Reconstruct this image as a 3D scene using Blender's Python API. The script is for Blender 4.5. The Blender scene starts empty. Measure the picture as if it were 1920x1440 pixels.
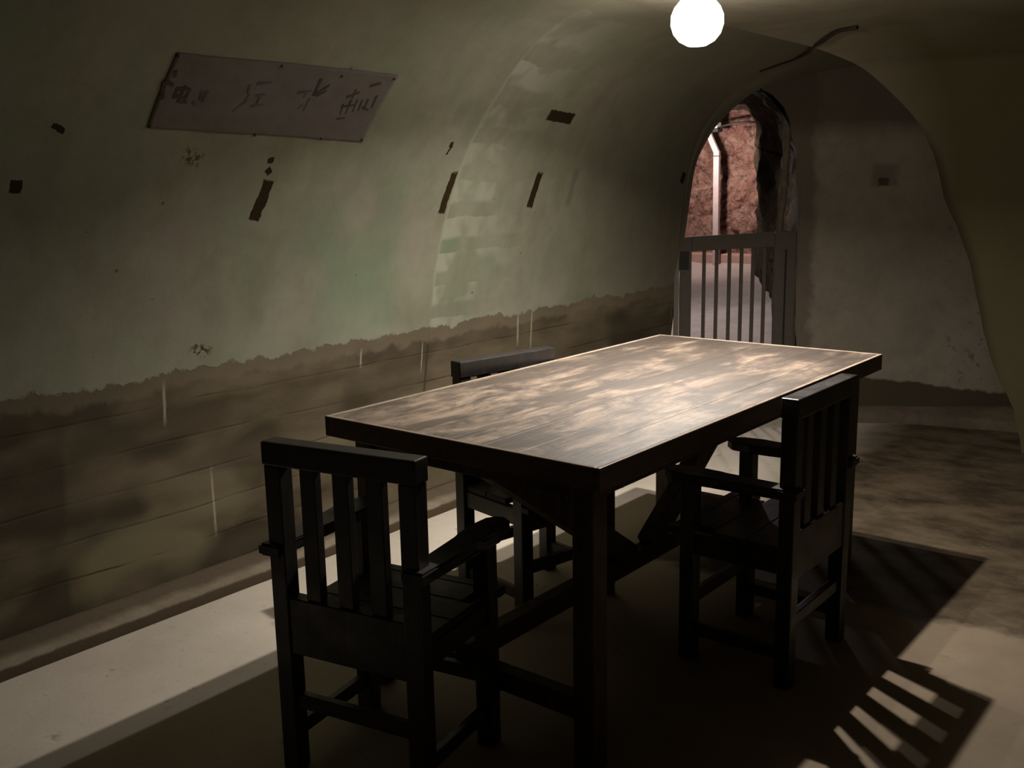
import bpy, bmesh, math, random
from mathutils import Vector, Matrix, noise
import numpy as np

random.seed(4)
scene = bpy.context.scene
col = scene.collection

# ------------------------------------------------------------------ camera, world, light, exposure
F_PX, YAW, PITCH, ROLL = 1872.7, 0.6840, 0.1961, -0.0196
CAM = Vector((2.0039, -1.6744, 1.3445))
cd = bpy.data.cameras.new('camera')
cam = bpy.data.objects.new('camera', cd)
col.objects.link(cam)
cd.sensor_fit = 'HORIZONTAL'
cd.sensor_width = 36.0
cd.lens = F_PX / 1920 * 36.0
cd.clip_start = 0.02
cy, sy, cp, sp = math.cos(YAW), math.sin(YAW), math.cos(PITCH), math.sin(PITCH)
fw = Vector((-sy * cp, cy * cp, -sp))
r0 = Vector((cy, sy, 0))
u0 = r0.cross(fw)
cr_, sr_ = math.cos(ROLL), math.sin(ROLL)
rt, up = cr_ * r0 + sr_ * u0, -sr_ * r0 + cr_ * u0
cam.matrix_world = Matrix(((rt.x, up.x, -fw.x, CAM.x), (rt.y, up.y, -fw.y, CAM.y),
                           (rt.z, up.z, -fw.z, CAM.z), (0, 0, 0, 1)))
scene.camera = cam

w = bpy.data.worlds.new('world')
scene.world = w
w.use_nodes = True
w.node_tree.nodes['Background'].inputs[0].default_value = (0.9, 0.95, 0.8, 1)
w.node_tree.nodes['Background'].inputs[1].default_value = 0.0

vs = scene.view_settings
vs.view_transform = 'Standard'
vs.look = 'None'
vs.gamma = 1
vs.use_curve_mapping = False
vs.exposure = 0.18

LAMP = Vector((0.430, 1.260, 1.845))        # centre of the light bulb
P_DOWN, P_ALL, P_SIDE = 36.0, 15.5, 6.5        # watts
LAMP_COL = (1.0, 0.915, 0.82)
P_TUNNEL = 15.0
P_PASSAGE = 14.0


def lamp_light(name, kind, loc, power, colour, size=0.02, rot=None, spread=180):
    l = bpy.data.lights.new(name, kind)
    l.energy = power
    l.color = colour
    if kind == 'AREA':
        l.shape = 'DISK'
        l.size = size
        l.spread = math.radians(spread)
    else:
        l.shadow_soft_size = size
    o = bpy.data.objects.new(name, l)
    o.location = loc
    if rot is not None:
        o.rotation_euler = rot
    col.objects.link(o)
    return o


# the bulb shines mostly down out of its dish, some all round; a weaker second filament beside it
lamp_light('bulb_light_down', 'AREA', LAMP + Vector((0, 0, -0.012)), P_DOWN, LAMP_COL, 0.028, spread=150)
lamp_light('bulb_light_round', 'POINT', LAMP, P_ALL, LAMP_COL, 0.014)
lamp_light('bulb_light_second', 'AREA', LAMP + Vector((-0.12, 0.06, 0.0)), P_SIDE, LAMP_COL, 0.022, spread=150)


# ------------------------------------------------------------------ helpers
def tag(o, label=None, cat=None, group=None, kind=None):
    if label: o['label'] = label
    if cat: o['category'] = cat
    if group: o['group'] = group
    if kind: o['kind'] = kind
    return o


def link_mesh(name, bm, mat, parent=None, smooth=False):
    me = bpy.data.meshes.new(name)
    bmesh.ops.recalc_face_normals(bm, faces=bm.faces)
    bm.to_mesh(me)
    bm.free()
    if smooth:
        for p in me.polygons: p.use_smooth = True
    me.materials.append(mat)
    o = bpy.data.objects.new(name, me)
    col.objects.link(o)
    if parent: o.parent = parent
    return o


def empty(name, loc, rz=0.0):
    o = bpy.data.objects.new(name, None)
    o.empty_display_size = 0.1
    o.location = loc
    o.rotation_euler = (0, 0, rz)
    col.objects.link(o)
    return o


def box(bm, x0, x1, y0, y1, z0, z1, bev=0.003, mat=None, wob=0.0):
    vs_ = [bm.verts.new((x, y, z)) for x in (x0, x1) for y in (y0, y1) for z in (z0, z1)]
    a, b, c, d, e, f, g, h = vs_
    fs = [bm.faces.new(q) for q in ((a, b, d, c), (e, g, h, f), (a, e, f, b), (c, d, h, g), (a, c, g, e), (b, f, h, d))]
    if wob:
        for v in vs_:
            v.co += Vector([random.uniform(-wob, wob) for _ in range(3)])
    if bev:
        eds = list({ed for fc in fs for ed in fc.edges})
        r = bmesh.ops.bevel(bm, geom=eds, offset=bev, segments=2, affect='EDGES', profile=0.5)
        vs_ = list({v for v in vs_ if v.is_valid} | {v for fc in r['faces'] for v in fc.verts})
    if mat is not None:
        for v in vs_: v.co = mat @ v.co
    return vs_


def bar(bm, p, q, wx, wz, bev=0.003, up_=Vector((0, 0, 1))):
    """rectangular timber from p to q"""
    p, q = Vector(p), Vector(q)
    d = (q - p)
    L = d.length
    yv = d.normalized()
    xv = yv.cross(up_).normalized()
    zv = xv.cross(yv)
    m = Matrix(((xv.x, yv.x, zv.x, p.x), (xv.y, yv.y, zv.y, p.y), (xv.z, yv.z, zv.z, p.z), (0, 0, 0, 1)))
    return box(bm, -wx / 2, wx / 2, 0, L, -wz / 2, wz / 2, bev, m)


def tube(bm, pts, rads, n=10, cap=True):
    rings = []
    prev = None
    for i, p in enumerate(pts):
        p = Vector(p)
        a = Vector(pts[max(i - 1, 0)])
        b = Vector(pts[min(i + 1, len(pts) - 1)])
        t = (b - a).normalized()
        if prev is None:
            ref = Vector((0, 0, 1)) if abs(t.z) < 0.9 else Vector((1, 0, 0))
            x = t.cross(ref).normalized()
        else:
            x = (prev - t * prev.dot(t)).normalized()
        prev = x
        y = t.cross(x)
        r = rads[i] if hasattr(rads, '__len__') else rads
        rings.append([bm.verts.new(p + (x * math.cos(k * 2 * math.pi / n) + y * math.sin(k * 2 * math.pi / n)) * r) for k in range(n)])
    for a, b in zip(rings, rings[1:]):
        for k in range(n):
            bm.faces.new((a[k], a[(k + 1) % n], b[(k + 1) % n], b[k]))
    if cap:
        bm.faces.new(rings[0][::-1])
        bm.faces.new(rings[-1])


def lathe(bm, prof, n=32, loc=(0, 0, 0)):
    loc = Vector(loc)
    rings = [[bm.verts.new(loc + Vector((r * math.cos(k * 2 * math.pi / n), r * math.sin(k * 2 * math.pi / n), z))) for k in range(n)] for r, z in prof]
    for a, b in zip(rings, rings[1:]):
        for k in range(n):
            bm.faces.new((a[k], a[(k + 1) % n], b[(k + 1) % n], b[k]))
    bm.faces.new(rings[0][::-1])
    bm.faces.new(rings[-1])


def prism(bm, outline, z0, z1, bev=0.003, m=None):
    lo = [bm.verts.new((x, y, z0)) for x, y in outline]
    hi = [bm.verts.new((x, y, z1)) for x, y in outline]
    f1 = bm.faces.new(lo[::-1])
    f2 = bm.faces.new(hi)
    n = len(lo)
    for k in range(n):
        bm.faces.new((lo[k], lo[(k + 1) % n], hi[(k + 1) % n], hi[k]))
    vv = lo + hi
    if bev:
        r = bmesh.ops.bevel(bm, geom=list(f1.edges) + list(f2.edges), offset=bev, segments=2, affect='EDGES')
        vv = list({v for v in vv if v.is_valid} | {v for fc in r['faces'] for v in fc.verts})
    if m is not None:
        for v in vv: v.co = m @ v.co


# ------------------------------------------------------------------ materials
def srgb(r, g, b):
    def c(v):
        v /= 255
        return v / 12.92 if v <= 0.04045 else ((v + 0.055) / 1.055) ** 2.4
    return (c(r), c(g), c(b), 1)


class G:
    """small builder for procedural node graphs"""
    def __init__(s, name, rough=0.8, spec=0.3):
        s.m = bpy.data.materials.new(name)
        s.m.use_nodes = True
        s.t = s.m.node_tree
        s.n = s.t.nodes
        s.bsdf = s.n['Principled BSDF']
        s.bsdf.inputs['Roughness'].default_value = rough
        s.bsdf.inputs['Specular IOR Level'].default_value = spec
        s.geo = s.n.new('ShaderNodeNewGeometry')
        s.tc = s.n.new('ShaderNodeTexCoord')
        s.pos = s.geo.outputs['Position']
        s.obj = s.tc.outputs['Object']

    def _set(s, sock, v):
        if isinstance(v, bpy.types.NodeSocket): s.t.links.new(v, sock)
        else: sock.default_value = v

    def vmul(s, v, k):
        nd = s.n.new('ShaderNodeVectorMath'); nd.operation = 'MULTIPLY'
        s._set(nd.inputs[0], v); s._set(nd.inputs[1], k)
        return nd.outputs[0]

    def vadd(s, v, k):
        nd = s.n.new('ShaderNodeVectorMath'); nd.operation = 'ADD'
        s._set(nd.inputs[0], v); s._set(nd.inputs[1], k)
        return nd.outputs[0]

    def dot(s, v, k):
        nd = s.n.new('ShaderNodeVectorMath'); nd.operation = 'DOT_PRODUCT'
        s._set(nd.inputs[0], v); s._set(nd.inputs[1], k)
        return nd.outputs['Value']

    def math(s, op, a, b=0.0, c=0.0, clamp=False):
        nd = s.n.new('ShaderNodeMath'); nd.operation = op; nd.use_clamp = clamp
        s._set(nd.inputs[0], a); s._set(nd.inputs[1], b)
        if op in ('MULTIPLY_ADD', 'SMOOTH_MIN', 'COMPARE'): s._set(nd.inputs[2], c)
        return nd.outputs[0]

    def noise(s, v, scale, detail=4, rough=0.55, dist=0.0, colour=False):
        nd = s.n.new('ShaderNodeTexNoise')
        s._set(nd.inputs['Vector'], v)
        nd.inputs['Scale'].default_value = scale
        nd.inputs['Detail'].default_value = detail
        nd.inputs['Roughness'].default_value = rough
        nd.inputs['Distortion'].default_value = dist
        return nd.outputs['Color' if colour else 'Fac']

    def map(s, v, a, b, c=0.0, d=1.0, smooth=False):
        nd = s.n.new('ShaderNodeMapRange')
        if smooth: nd.interpolation_type = 'SMOOTHSTEP'
        s._set(nd.inputs[0], v)
        for k, q in zip((1, 2, 3, 4), (a, b, c, d)): s._set(nd.inputs[k], q)
        return nd.outputs[0]

    def mix(s, f, a, b, mode='MIX'):
        nd = s.n.new('ShaderNodeMix'); nd.data_type = 'RGBA'; nd.blend_type = mode
        s._set(nd.inputs[0], f); s._set(nd.inputs[6], a); s._set(nd.inputs[7], b)
        return nd.outputs[2]

    def sep(s, v):
        nd = s.n.new('ShaderNodeSeparateXYZ'); s._set(nd.inputs[0], v)
        return nd.outputs

    def patch(s, v, y, z, hw, hh, ang=0.0, soft=0.12):
        """1 inside an (irregular) rectangle in the y-z plane; v is an already jittered position"""
        ca, sa = math.cos(math.radians(ang)), math.sin(math.radians(ang))
        d = s.vadd(v, (0, -y, -z))
        a = s.math('ABSOLUTE', s.dot(d, (0, ca / hw, sa / hw)))
        b = s.math('ABSOLUTE', s.dot(d, (0, -sa / hh, ca / hh)))
        return s.map(s.math('MAXIMUM', a, b), 1 + soft, 1 - soft)

    def colour(s, c): s._set(s.bsdf.inputs['Base Color'], c)
    def rough(s, c): s._set(s.bsdf.inputs['Roughness'], c)

    def bump(s, h, strength=0.3, dist=0.01):
        nd = s.n.new('ShaderNodeBump')
        nd.inputs['Strength'].default_value = strength
        nd.inputs['Distance'].default_value = dist
        s._set(nd.inputs['Height'], h)
        s.t.links.new(nd.outputs[0], s.bsdf.inputs['Normal'])


def mat_left_wall():
    g = G('painted_plaster_over_board_marked_concrete', 0.85, 0.2)
    X, Y, Z = g.sep(g.pos)
    jn = g.vadd(g.noise(g.pos, 40, 3, 0.6, colour=True), (-0.5, -0.5, -0.5))
    jv = g.vadd(g.pos, g.vmul(jn, (0.014, 0.014, 0.014)))
    # upper plaster
    n1 = g.noise(g.pos, 1.6, 4, 0.6)
    n2 = g.noise(g.vmul(g.pos, (1, 1.0, 0.45)), 3.2, 3, 0.55)
    n3 = g.noise(g.pos, 14, 5, 0.65)
    c = g.mix(g.map(n1, 0.35, 0.65), (0.40, 0.385, 0.300, 1), (0.52, 0.495, 0.395, 1))
    c = g.mix(g.map(n2, 0.52, 0.70), c, (0.385, 0.435, 0.325, 1))
    c = g.mix(g.map(g.noise(g.vadd(g.pos, (3, 7, 1)), 2.3, 2), 0.55, 0.72), c, (0.475, 0.405, 0.355, 1))
    c = g.mix(g.math('MULTIPLY', g.map(n3, 0.42, 0.62), 0.22), c, (0.30, 0.28, 0.21, 1))
    n4 = g.noise(g.vmul(g.pos, (1, 1, .5)), 7, 4, 0.6)
    c = g.mix(g.math('MULTIPLY', g.map(n4, 0.5, 0.68), 0.4), c, (0.31, 0.285, 0.20, 1))
    # green stain patches
    for y, z, hw, hh, k in ((0.86, 0.98, 0.16, 0.17, 0.55), (0.62, 1.20, 0.10, 0.10, 0.35), (1.33, 1.12, 0.055, 0.05, 0.55), (1.55, 1.02, 0.16, 0.05, 0.25),
                            (0.95, 1.28, 0.07, 0.12, 0.35), (1.44, 0.90, 0.10, 0.05, 0.3)):
        m = g.math('MULTIPLY', g.patch(g.vadd(g.pos, g.vmul(jn, (0.05, 0.07, 0.07))), y, z, hw, hh, 0, 0.55), k)
        c = g.mix(m, c, (0.25, 0.37, 0.235, 1))
    # repainted bay just past the seam, in horizontal courses
    zj = g.math('ADD', Z, g.math('MULTIPLY', g.noise(g.pos, 5, 3), 0.05))
    course = g.math('FRACT', g.math('MULTIPLY', zj, 7.2))
    band = g.map(course, 0.38, 0.5, 0, 1)
    band = g.math('MULTIPLY', band, g.map(g.noise(g.pos, 6, 2), 0.42, 0.55))
    bay = g.math('MULTIPLY', g.map(Y, 1.262, 1.275), g.map(g.math('ADD', Y, g.math('MULTIPLY', n2, 0.5)), 2.1, 1.55))
    c = g.mix(g.math('MULTIPLY', g.math('MULTIPLY', bay, band), 0.75), c, (0.66, 0.64, 0.55, 1))
    # thin seam line
    seam = g.math('MULTIPLY', g.map(g.math('ABSOLUTE', g.math('SUBTRACT', Y, 1.266)), 0.012, 0.004), g.map(Z, 0.8, 1.0))
    c = g.mix(g.math('MULTIPLY', seam, 0.45), c, (0.62, 0.60, 0.52, 1))
    # paler fringe just above the break
    fr = g.math('MULTIPLY', g.map(Z, 1.0, 0.80), g.map(g.noise(g.pos, 4, 3), 0.35, 0.6))
    c = g.mix(g.math('MULTIPLY', fr, 0.5), c, (0.61, 0.59, 0.49, 1))
    # specks
    sp_ = g.map(g.noise(g.pos, 30, 1), 0.80, 0.83)
    c = g.mix(g.math('MULTIPLY', sp_, 0.7), c, (0.08, 0.06, 0.035, 1))
    # lower board-marked concrete
    nb = g.noise(g.vmul(g.pos, (1, 0.5, 1.6)), 4.2, 4, 0.6)
    lo = g.mix(g.map(nb, 0.35, 0.62), (0.105, 0.085, 0.052, 1), (0.225, 0.185, 0.125, 1))
    lo = g.mix(g.map(g.noise(g.vmul(g.pos, (1, 0.9, 1.4)), 2.1, 2), 0.50, 0.58), lo, (0.070, 0.056, 0.034, 1))
    lo = g.mix(g.map(g.noise(g.vmul(g.pos, (1, 0.35, 1)), 3.0, 2), 0.60, 0.70), lo, (0.25, 0.23, 0.135, 1))
    zz = g.math('ADD', Z, g.math('MULTIPLY', g.noise(g.vmul(g.pos, (1, 0.6, 1)), 3, 2), 0.035))
    bl = g.math('FRACT', g.math('MULTIPLY', zz, 8.0))
    line = g.map(g.math('ABSOLUTE', g.math('SUBTRACT', bl, 0.5)), 0.05, 0.01)
    line = g.math('MULTIPLY', line, g.map(g.noise(g.vmul(g.pos, (1, 1, 3)), 3.3, 3), 0.38, 0.6))
    lo = g.mix(g.math('MULTIPLY', line, 0.5), lo, (0.065, 0.050, 0.030, 1))
    board = g.noise(g.vmul(g.vadd(g.vmul(g.pos, (0, 0, 1)), (0, 0, 0)), (1, 1, 8.0)), 1.0, 0)
    lo = g.mix(g.map(board, 0.3, 0.7, 0.0, 0.30), lo, (0.29, 0.245, 0.18, 1))
    # shutter joints of the formwork: darker bay at the near end, upright seam
    dk = g.math('MULTIPLY', g.map(g.math('ADD', Y, g.math('MULTIPLY', n3, 0.04)), -0.255, -0.275), g.map(g.noise(g.pos, 2.6, 2), 0.42, 0.55))
    lo = g.mix(g.math('MULTIPLY', dk, 0.7), lo, (0.075, 0.066, 0.045, 1))
    vs1 = g.map(g.math('ABSOLUTE', g.math('SUBTRACT', Y, 1.27)), 0.010, 0.003)
    lo = g.mix(g.math('MULTIPLY', vs1, 0.7), lo, (0.06, 0.05, 0.03, 1))
    # break line between the two
    j1 = g.math('MULTIPLY', g.math('SUBTRACT', g.noise(g.vmul(g.pos, (0, 1, 0)), 3.4, 2, 0.5), 0.5), 0.07)
    j2 = g.math('MULTIPLY', g.math('SUBTRACT', g.noise(g.pos, 13, 4, 0.65), 0.5), 0.085)
    edge = g.math('ADD', g.math('ADD', Z, j1), j2)
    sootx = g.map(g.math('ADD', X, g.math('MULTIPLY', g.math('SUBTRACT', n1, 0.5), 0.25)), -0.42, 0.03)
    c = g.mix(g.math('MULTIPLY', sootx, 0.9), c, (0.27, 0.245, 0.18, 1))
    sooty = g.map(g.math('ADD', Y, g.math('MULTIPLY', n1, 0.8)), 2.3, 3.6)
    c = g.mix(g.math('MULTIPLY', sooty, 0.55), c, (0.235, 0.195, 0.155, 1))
    up_m = g.map(edge, 0.772, 0.779)
    tan = g.map(edge, 0.715, 0.735)
    lo = g.mix(g.math('MULTIPLY', tan, 0.6), lo, (0.30, 0.25, 0.18, 1))
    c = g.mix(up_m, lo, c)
    # drips of lime wash
    for y, z, hw, hh, a in ((1.872, 0.70, 0.006, 0.065, 6), (1.975, 0.685, 0.005, 0.085, 5), (0.052, 0.68, 0.005, 0.06, 3), (0.238, 0.29, 0.004, 0.10, 3),
                            (0.90, 0.705, 0.004, 0.03, 2), (1.24, 0.66, 0.003, 0.05, 1)):
        c = g.mix(g.math('MULTIPLY', g.patch(g.vadd(g.pos, g.vmul(jn, (0.006, 0.006, 0.01))), y, z, hw, hh, a, 0.4), 0.8), c, (0.55, 0.51, 0.40, 1))
    # dark bared patches (rotted timber plates under the plaster)
    holes = None
    for y, z, hw, hh, a in ((-0.430, 1.366, 0.016, 0.017, 0), (0.364, 1.437, 0.012, 0.008, 15), (0.366, 1.403, 0.010, 0.011, 40), (0.372, 1.335, 0.020, 0.040, -8), (0.362, 1.285, 0.021, 0.038, -14),
                            (1.234, 1.318, 0.017, 0.078, -3), (1.834, 1.322, 0.022, 0.074, -6), (1.815, 1.621, 0.105, 0.020, -2), (1.158, 1.497, 0.008, 0.009, 0),
                            (-0.346, 1.511, 0.020, 0.007, -25), (3.250, 1.368, 0.022, 0.030, -20), (1.16, 1.478, 0.004, 0.016, -20)):
        m = g.patch(jv, y, z, hw, hh, a, 0.06)
        holes = m if holes is None else g.math('MAXIMUM', holes, m)
    rust = g.mix(g.noise(g.vmul(g.pos, (1, 3, 1)), 30, 3), (0.022, 0.013, 0.004, 1), (0.075, 0.045, 0.012, 1))
    c = g.mix(holes, c, rust)
    faint = g.math('MAXIMUM', g.patch(jv, 2.13, 1.33, 0.018, 0.085, -4, 0.15), g.patch(jv, 2.73, 1.33, 0.06, 0.05, 0, 0.6))
    c = g.mix(g.math('MULTIPLY', faint, 0.45), c, (0.24, 0.225, 0.18, 1))
    scr = g.math('MULTIPLY', g.patch(jv, 0.185, 0.835, 0.035, 0.018, -20, 0.4), g.map(g.noise(g.pos, 70, 2), 0.5, 0.55))
    c = g.mix(scr, c, (0.10, 0.08, 0.05, 1))
    scr = g.math('MULTIPLY', g.patch(jv, 0.075, 1.444, 0.03, 0.02, -20, 0.4), g.map(g.noise(g.pos, 70, 2), 0.5, 0.55))
    c = g.mix(scr, c, (0.16, 0.13, 0.08, 1))
    c = g.mix(1.0, c, g.mix(up_m, (0.84, 0.82, 0.78, 1), (0.68, 0.705, 0.65, 1)), 'MULTIPLY')
    g.colour(c)
    h = g.math('ADD', g.math('MULTIPLY', n3, 0.35), g.math('MULTIPLY', up_m, 0.35))
    h = g.math('SUBTRACT', h, g.math('MULTIPLY', holes, 1.6))
    h = g.math('SUBTRACT', h, g.math('MULTIPLY', g.math('MULTIPLY', line, g.math('SUBTRACT', 1.0, up_m)), 0.6))
    g.bump(h, 0.6, 0.006)
    return g.m


def mat_plaster(name, a, b, stain=None, sc=1.0):
    g = G(name, 0.88, 0.2)
    n1 = g.noise(g.pos, 1.8 * sc, 4, 0.6)
    n3 = g.noise(g.pos, 12 * sc, 5, 0.65)
    c = g.mix(g.map(n1, 0.35, 0.65), a, b)
    c = g.mix(g.math('MULTIPLY', g.map(n3, 0.45, 0.65), 0.25), c, tuple(x * 0.6 for x in a[:3]) + (1,))
    if stain: c = stain(g, c)
    g.colour(c)
    g.bump(n3, 0.4, 0.006)
    return g.m


def end_stain(g, c):
    X, Y, Z = g.sep(g.pos)
    nz = g.noise(g.pos, 9, 4, 0.65)
    zz = g.math('ADD', Z, g.math('MULTIPLY', g.math('SUBTRACT', nz, 0.5), 0.06))
    # bare concrete foot
    foot = g.map(g.math('ADD', zz, g.math('MULTIPLY', X, 0.14)), 0.262, 0.248)
    c = g.mix(foot, c, (0.085, 0.070, 0.045, 1))
    # soot above the springing and beside the opening
    soot = g.map(zz, 1.56, 1.66)
    c = g.mix(g.math('MULTIPLY', soot, 0.75), c, (0.105, 0.080, 0.062, 1))
    side = g.map(g.math('ADD', X, g.math('MULTIPLY', g.math('SUBTRACT', nz, 0.5), 0.10)), -0.205, -0.235)
    c = g.mix(g.math('MULTIPLY', side, 0.6), c, (0.12, 0.095, 0.07, 1))
    v = g.vadd(g.pos, g.vmul(g.vadd(g.noise(g.pos, 25, 2, colour=True), (-0.5, -0.5, -0.5)), (0.03, 0.03, 0.03)))
    for x, z, r, k in ((0.085, 1.325, 0.022, 0.75), (0.09, 1.36, 0.055, 0.35)):
        d = g.vadd(v, (-x, 0, -z))
        m = g.math('MAXIMUM', g.math('ABSOLUTE', g.dot(d, (1 / r, 0, 0))), g.math('ABSOLUTE', g.dot(d, (0, 0, 1 / r))))
        c = g.mix(g.math('MULTIPLY', g.map(m, 1.25, 0.8), k), c, (0.035, 0.026, 0.014, 1))
    scr = g.math('MULTIPLY', g.map(g.noise(g.pos, 22, 4, 0.7), 0.60, 0.64), g.map(X, 0.30, 0.5))
    c = g.mix(g.math('MULTIPLY', scr, 0.6), c, (0.10, 0.085, 0.06, 1))
    return c


def mat_floor():
    g = G('worn_cement_floor', 0.75, 0.3)
    X, Y, Z = g.sep(g.pos)
    n1 = g.noise(g.pos, 2.2, 5, 0.6)
    n2 = g.noise(g.vmul(g.pos, (0.8, 1.15, 1)), 4.5, 6, 0.68)
    n3 = g.noise(g.pos, 45, 4, 0.7)
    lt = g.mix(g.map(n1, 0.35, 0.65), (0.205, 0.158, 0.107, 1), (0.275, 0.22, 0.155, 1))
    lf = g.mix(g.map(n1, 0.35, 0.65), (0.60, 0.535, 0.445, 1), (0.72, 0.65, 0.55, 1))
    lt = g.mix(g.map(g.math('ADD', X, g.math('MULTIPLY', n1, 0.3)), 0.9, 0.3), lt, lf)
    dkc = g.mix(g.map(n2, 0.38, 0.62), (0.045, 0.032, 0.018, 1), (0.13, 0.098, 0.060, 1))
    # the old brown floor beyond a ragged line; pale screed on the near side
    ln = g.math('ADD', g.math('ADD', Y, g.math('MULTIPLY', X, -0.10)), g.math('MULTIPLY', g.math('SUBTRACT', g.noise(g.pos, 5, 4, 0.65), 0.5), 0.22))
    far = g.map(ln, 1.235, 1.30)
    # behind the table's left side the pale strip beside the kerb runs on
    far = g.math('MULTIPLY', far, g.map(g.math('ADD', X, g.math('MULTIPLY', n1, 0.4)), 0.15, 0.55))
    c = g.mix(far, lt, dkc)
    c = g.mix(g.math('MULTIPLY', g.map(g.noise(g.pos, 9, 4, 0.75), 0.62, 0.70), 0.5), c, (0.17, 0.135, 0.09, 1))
    c = g.mix(g.math('MULTIPLY', g.map(n3, 0.60, 0.75), 0.35), c, (0.12, 0.09, 0.06, 1))
    sh = g.map(g.noise(g.pos, 13, 1), 0.83, 0.86)
    c = g.mix(sh, c, (0.05, 0.035, 0.02, 1))
    g.colour(c)
    g.bump(g.math('ADD', g.math('MULTIPLY', n2, 0.7), g.math('MULTIPLY', n3, 0.3)), 0.35, 0.005)
    return g.m


def mat_table_top():
    g = G('worn_stained_plank_wood', 0.3, 0.5)
    v = g.obj
    X, Y, Z = g.sep(v)
    pl = g.math('FLOOR', g.math('MULTIPLY', X, 1 / 0.1056))
    off = g.n.new('ShaderNodeCombineXYZ')
    g._set(off.inputs[1], g.math('MULTIPLY', pl, 3.71)); g._set(off.inputs[0], g.math('MULTIPLY', pl, 1.3))
    pv = g.vadd(v, off.outputs[0])
    blotch = g.noise(g.vmul(v, (1.0, 0.50, 1)), 11, 6, 0.68, 0.5)
    blotch2 = g.noise(g.vmul(pv, (2.2, 0.5, 1)), 5, 4, 0.6, 0.4)
    grain = g.noise(g.vmul(pv, (30, 1.3, 1)), 4, 5, 0.65, 0.3)
    c = g.mix(g.map(blotch, 0.40, 0.57), (0.085, 0.055, 0.036, 1), (0.55, 0.41, 0.305, 1))
    c = g.mix(g.map(blotch2, 0.46, 0.60, 0, 0.85), c, (0.065, 0.040, 0.025, 1))
    c = g.mix(g.map(grain, 0.45, 0.70, 0, 0.6), c, (0.10, 0.062, 0.038, 1))
    # dirt gathered towards the board ends and rim
    rim = g.map(g.math('MINIMUM', g.math('MINIMUM', X, g.math('SUBTRACT', 0.870, X)), g.math('MINIMUM', Y, g.math('SUBTRACT', 1.709, Y))), 0.09, 0.015)
    rim = g.math('MULTIPLY', rim, g.map(g.noise(v, 9, 3), 0.35, 0.6))
    c = g.mix(g.math('MULTIPLY', rim, 0.55), c, (0.06, 0.04, 0.026, 1))
    dk = g.math('MULTIPLY', g.map(Y, 0.5, 1.15), g.map(g.noise(g.vmul(v, (1, .5, 1)), 6, 3), 0.28, 0.52))  # far half: light falloff painted into the colour, with some dirt
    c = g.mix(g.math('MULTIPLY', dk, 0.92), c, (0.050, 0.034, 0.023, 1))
    sp_ = g.map(g.noise(v, 34, 1), 0.79, 0.82)
    c = g.mix(sp_, c, (0.02, 0.014, 0.01, 1))
    g.colour(c)
    g.rough(g.map(blotch, 0.3, 0.7, 0.56, 0.47))
    g.bsdf.inputs['IOR'].default_value = 2.15
    g.bump(g.math('ADD', grain, g.math('MULTIPLY', blotch, 0.8)), 0.18, 0.004)
    return g.m


def mat_wood(name, a, b, rough=0.45, spec=0.4, sc=(14, 14, 2)):
    g = G(name, rough, spec)
    n = g.noise(g.vmul(g.obj, sc), 3, 4, 0.6, 0.4)
    n2 = g.noise(g.obj, 14, 4, 0.6)
    c = g.mix(g.map(n, 0.35, 0.65), a, b)
    g.colour(c)
    g.rough(g.map(n2, 0.3, 0.7, rough - 0.1, rough + 0.12))
    g.bump(n, 0.2, 0.003)
    return g.m


def mat_rock(name, a, b, d, sc=1.0, bump=1.0):
    g = G(name, 0.9, 0.15)
    n1 = g.noise(g.pos, 2.2 * sc, 5, 0.65, 0.5)
    n2 = g.noise(g.pos, 9 * sc, 6, 0.7, 0.4)
    c = g.mix(g.map(n1, 0.38, 0.62), a, b)
    c = g.mix(g.map(n2, 0.50, 0.66), c, d)
    g.colour(c)
    g.bump(g.math('ADD', n1, n2), bump, 0.05)
    return g.m


def mat_plain(name, c, rough=0.6, spec=0.3, metal=0.0, var=0.15):
    g = G(name, rough, spec)
    n = g.noise(g.obj, 20, 4, 0.6)
    g.colour(g.mix(g.map(n, 0.3, 0.7), c, tuple(x * (1 - var) for x in c[:3]) + (1,)))
    g.bsdf.inputs['Metallic'].default_value = metal
    return g.m


M_LEFT = mat_left_wall()
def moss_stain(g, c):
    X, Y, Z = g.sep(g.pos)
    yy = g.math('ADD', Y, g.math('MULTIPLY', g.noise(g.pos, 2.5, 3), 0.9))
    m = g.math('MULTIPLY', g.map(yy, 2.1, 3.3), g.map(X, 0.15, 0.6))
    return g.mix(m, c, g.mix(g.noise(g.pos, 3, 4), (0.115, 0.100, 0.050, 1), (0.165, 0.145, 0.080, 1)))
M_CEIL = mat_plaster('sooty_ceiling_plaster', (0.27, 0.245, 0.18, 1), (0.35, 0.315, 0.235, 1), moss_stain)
M_RIGHT = mat_plaster('dark_mossy_plaster', (0.11, 0.097, 0.050, 1), (0.165, 0.145, 0.080, 1))
M_END = mat_plaster('grey_plaster_end_wall', (0.31, 0.275, 0.22, 1), (0.40, 0.355, 0.28, 1), end_stain)
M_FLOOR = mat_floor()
def kerb_stain_shade(g, c):
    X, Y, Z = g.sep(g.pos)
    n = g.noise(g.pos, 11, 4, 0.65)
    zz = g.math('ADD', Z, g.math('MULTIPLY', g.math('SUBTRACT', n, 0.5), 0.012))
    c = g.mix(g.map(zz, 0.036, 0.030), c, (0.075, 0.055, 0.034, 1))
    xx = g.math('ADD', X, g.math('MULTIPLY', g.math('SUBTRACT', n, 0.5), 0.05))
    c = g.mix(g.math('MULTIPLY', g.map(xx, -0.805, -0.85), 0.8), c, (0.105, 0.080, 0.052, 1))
    c = g.mix(g.map(X, -0.918, -0.926), c, (0.02, 0.015, 0.01, 1))  # shadow line along the wall base, painted into the colour
    return c
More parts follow.
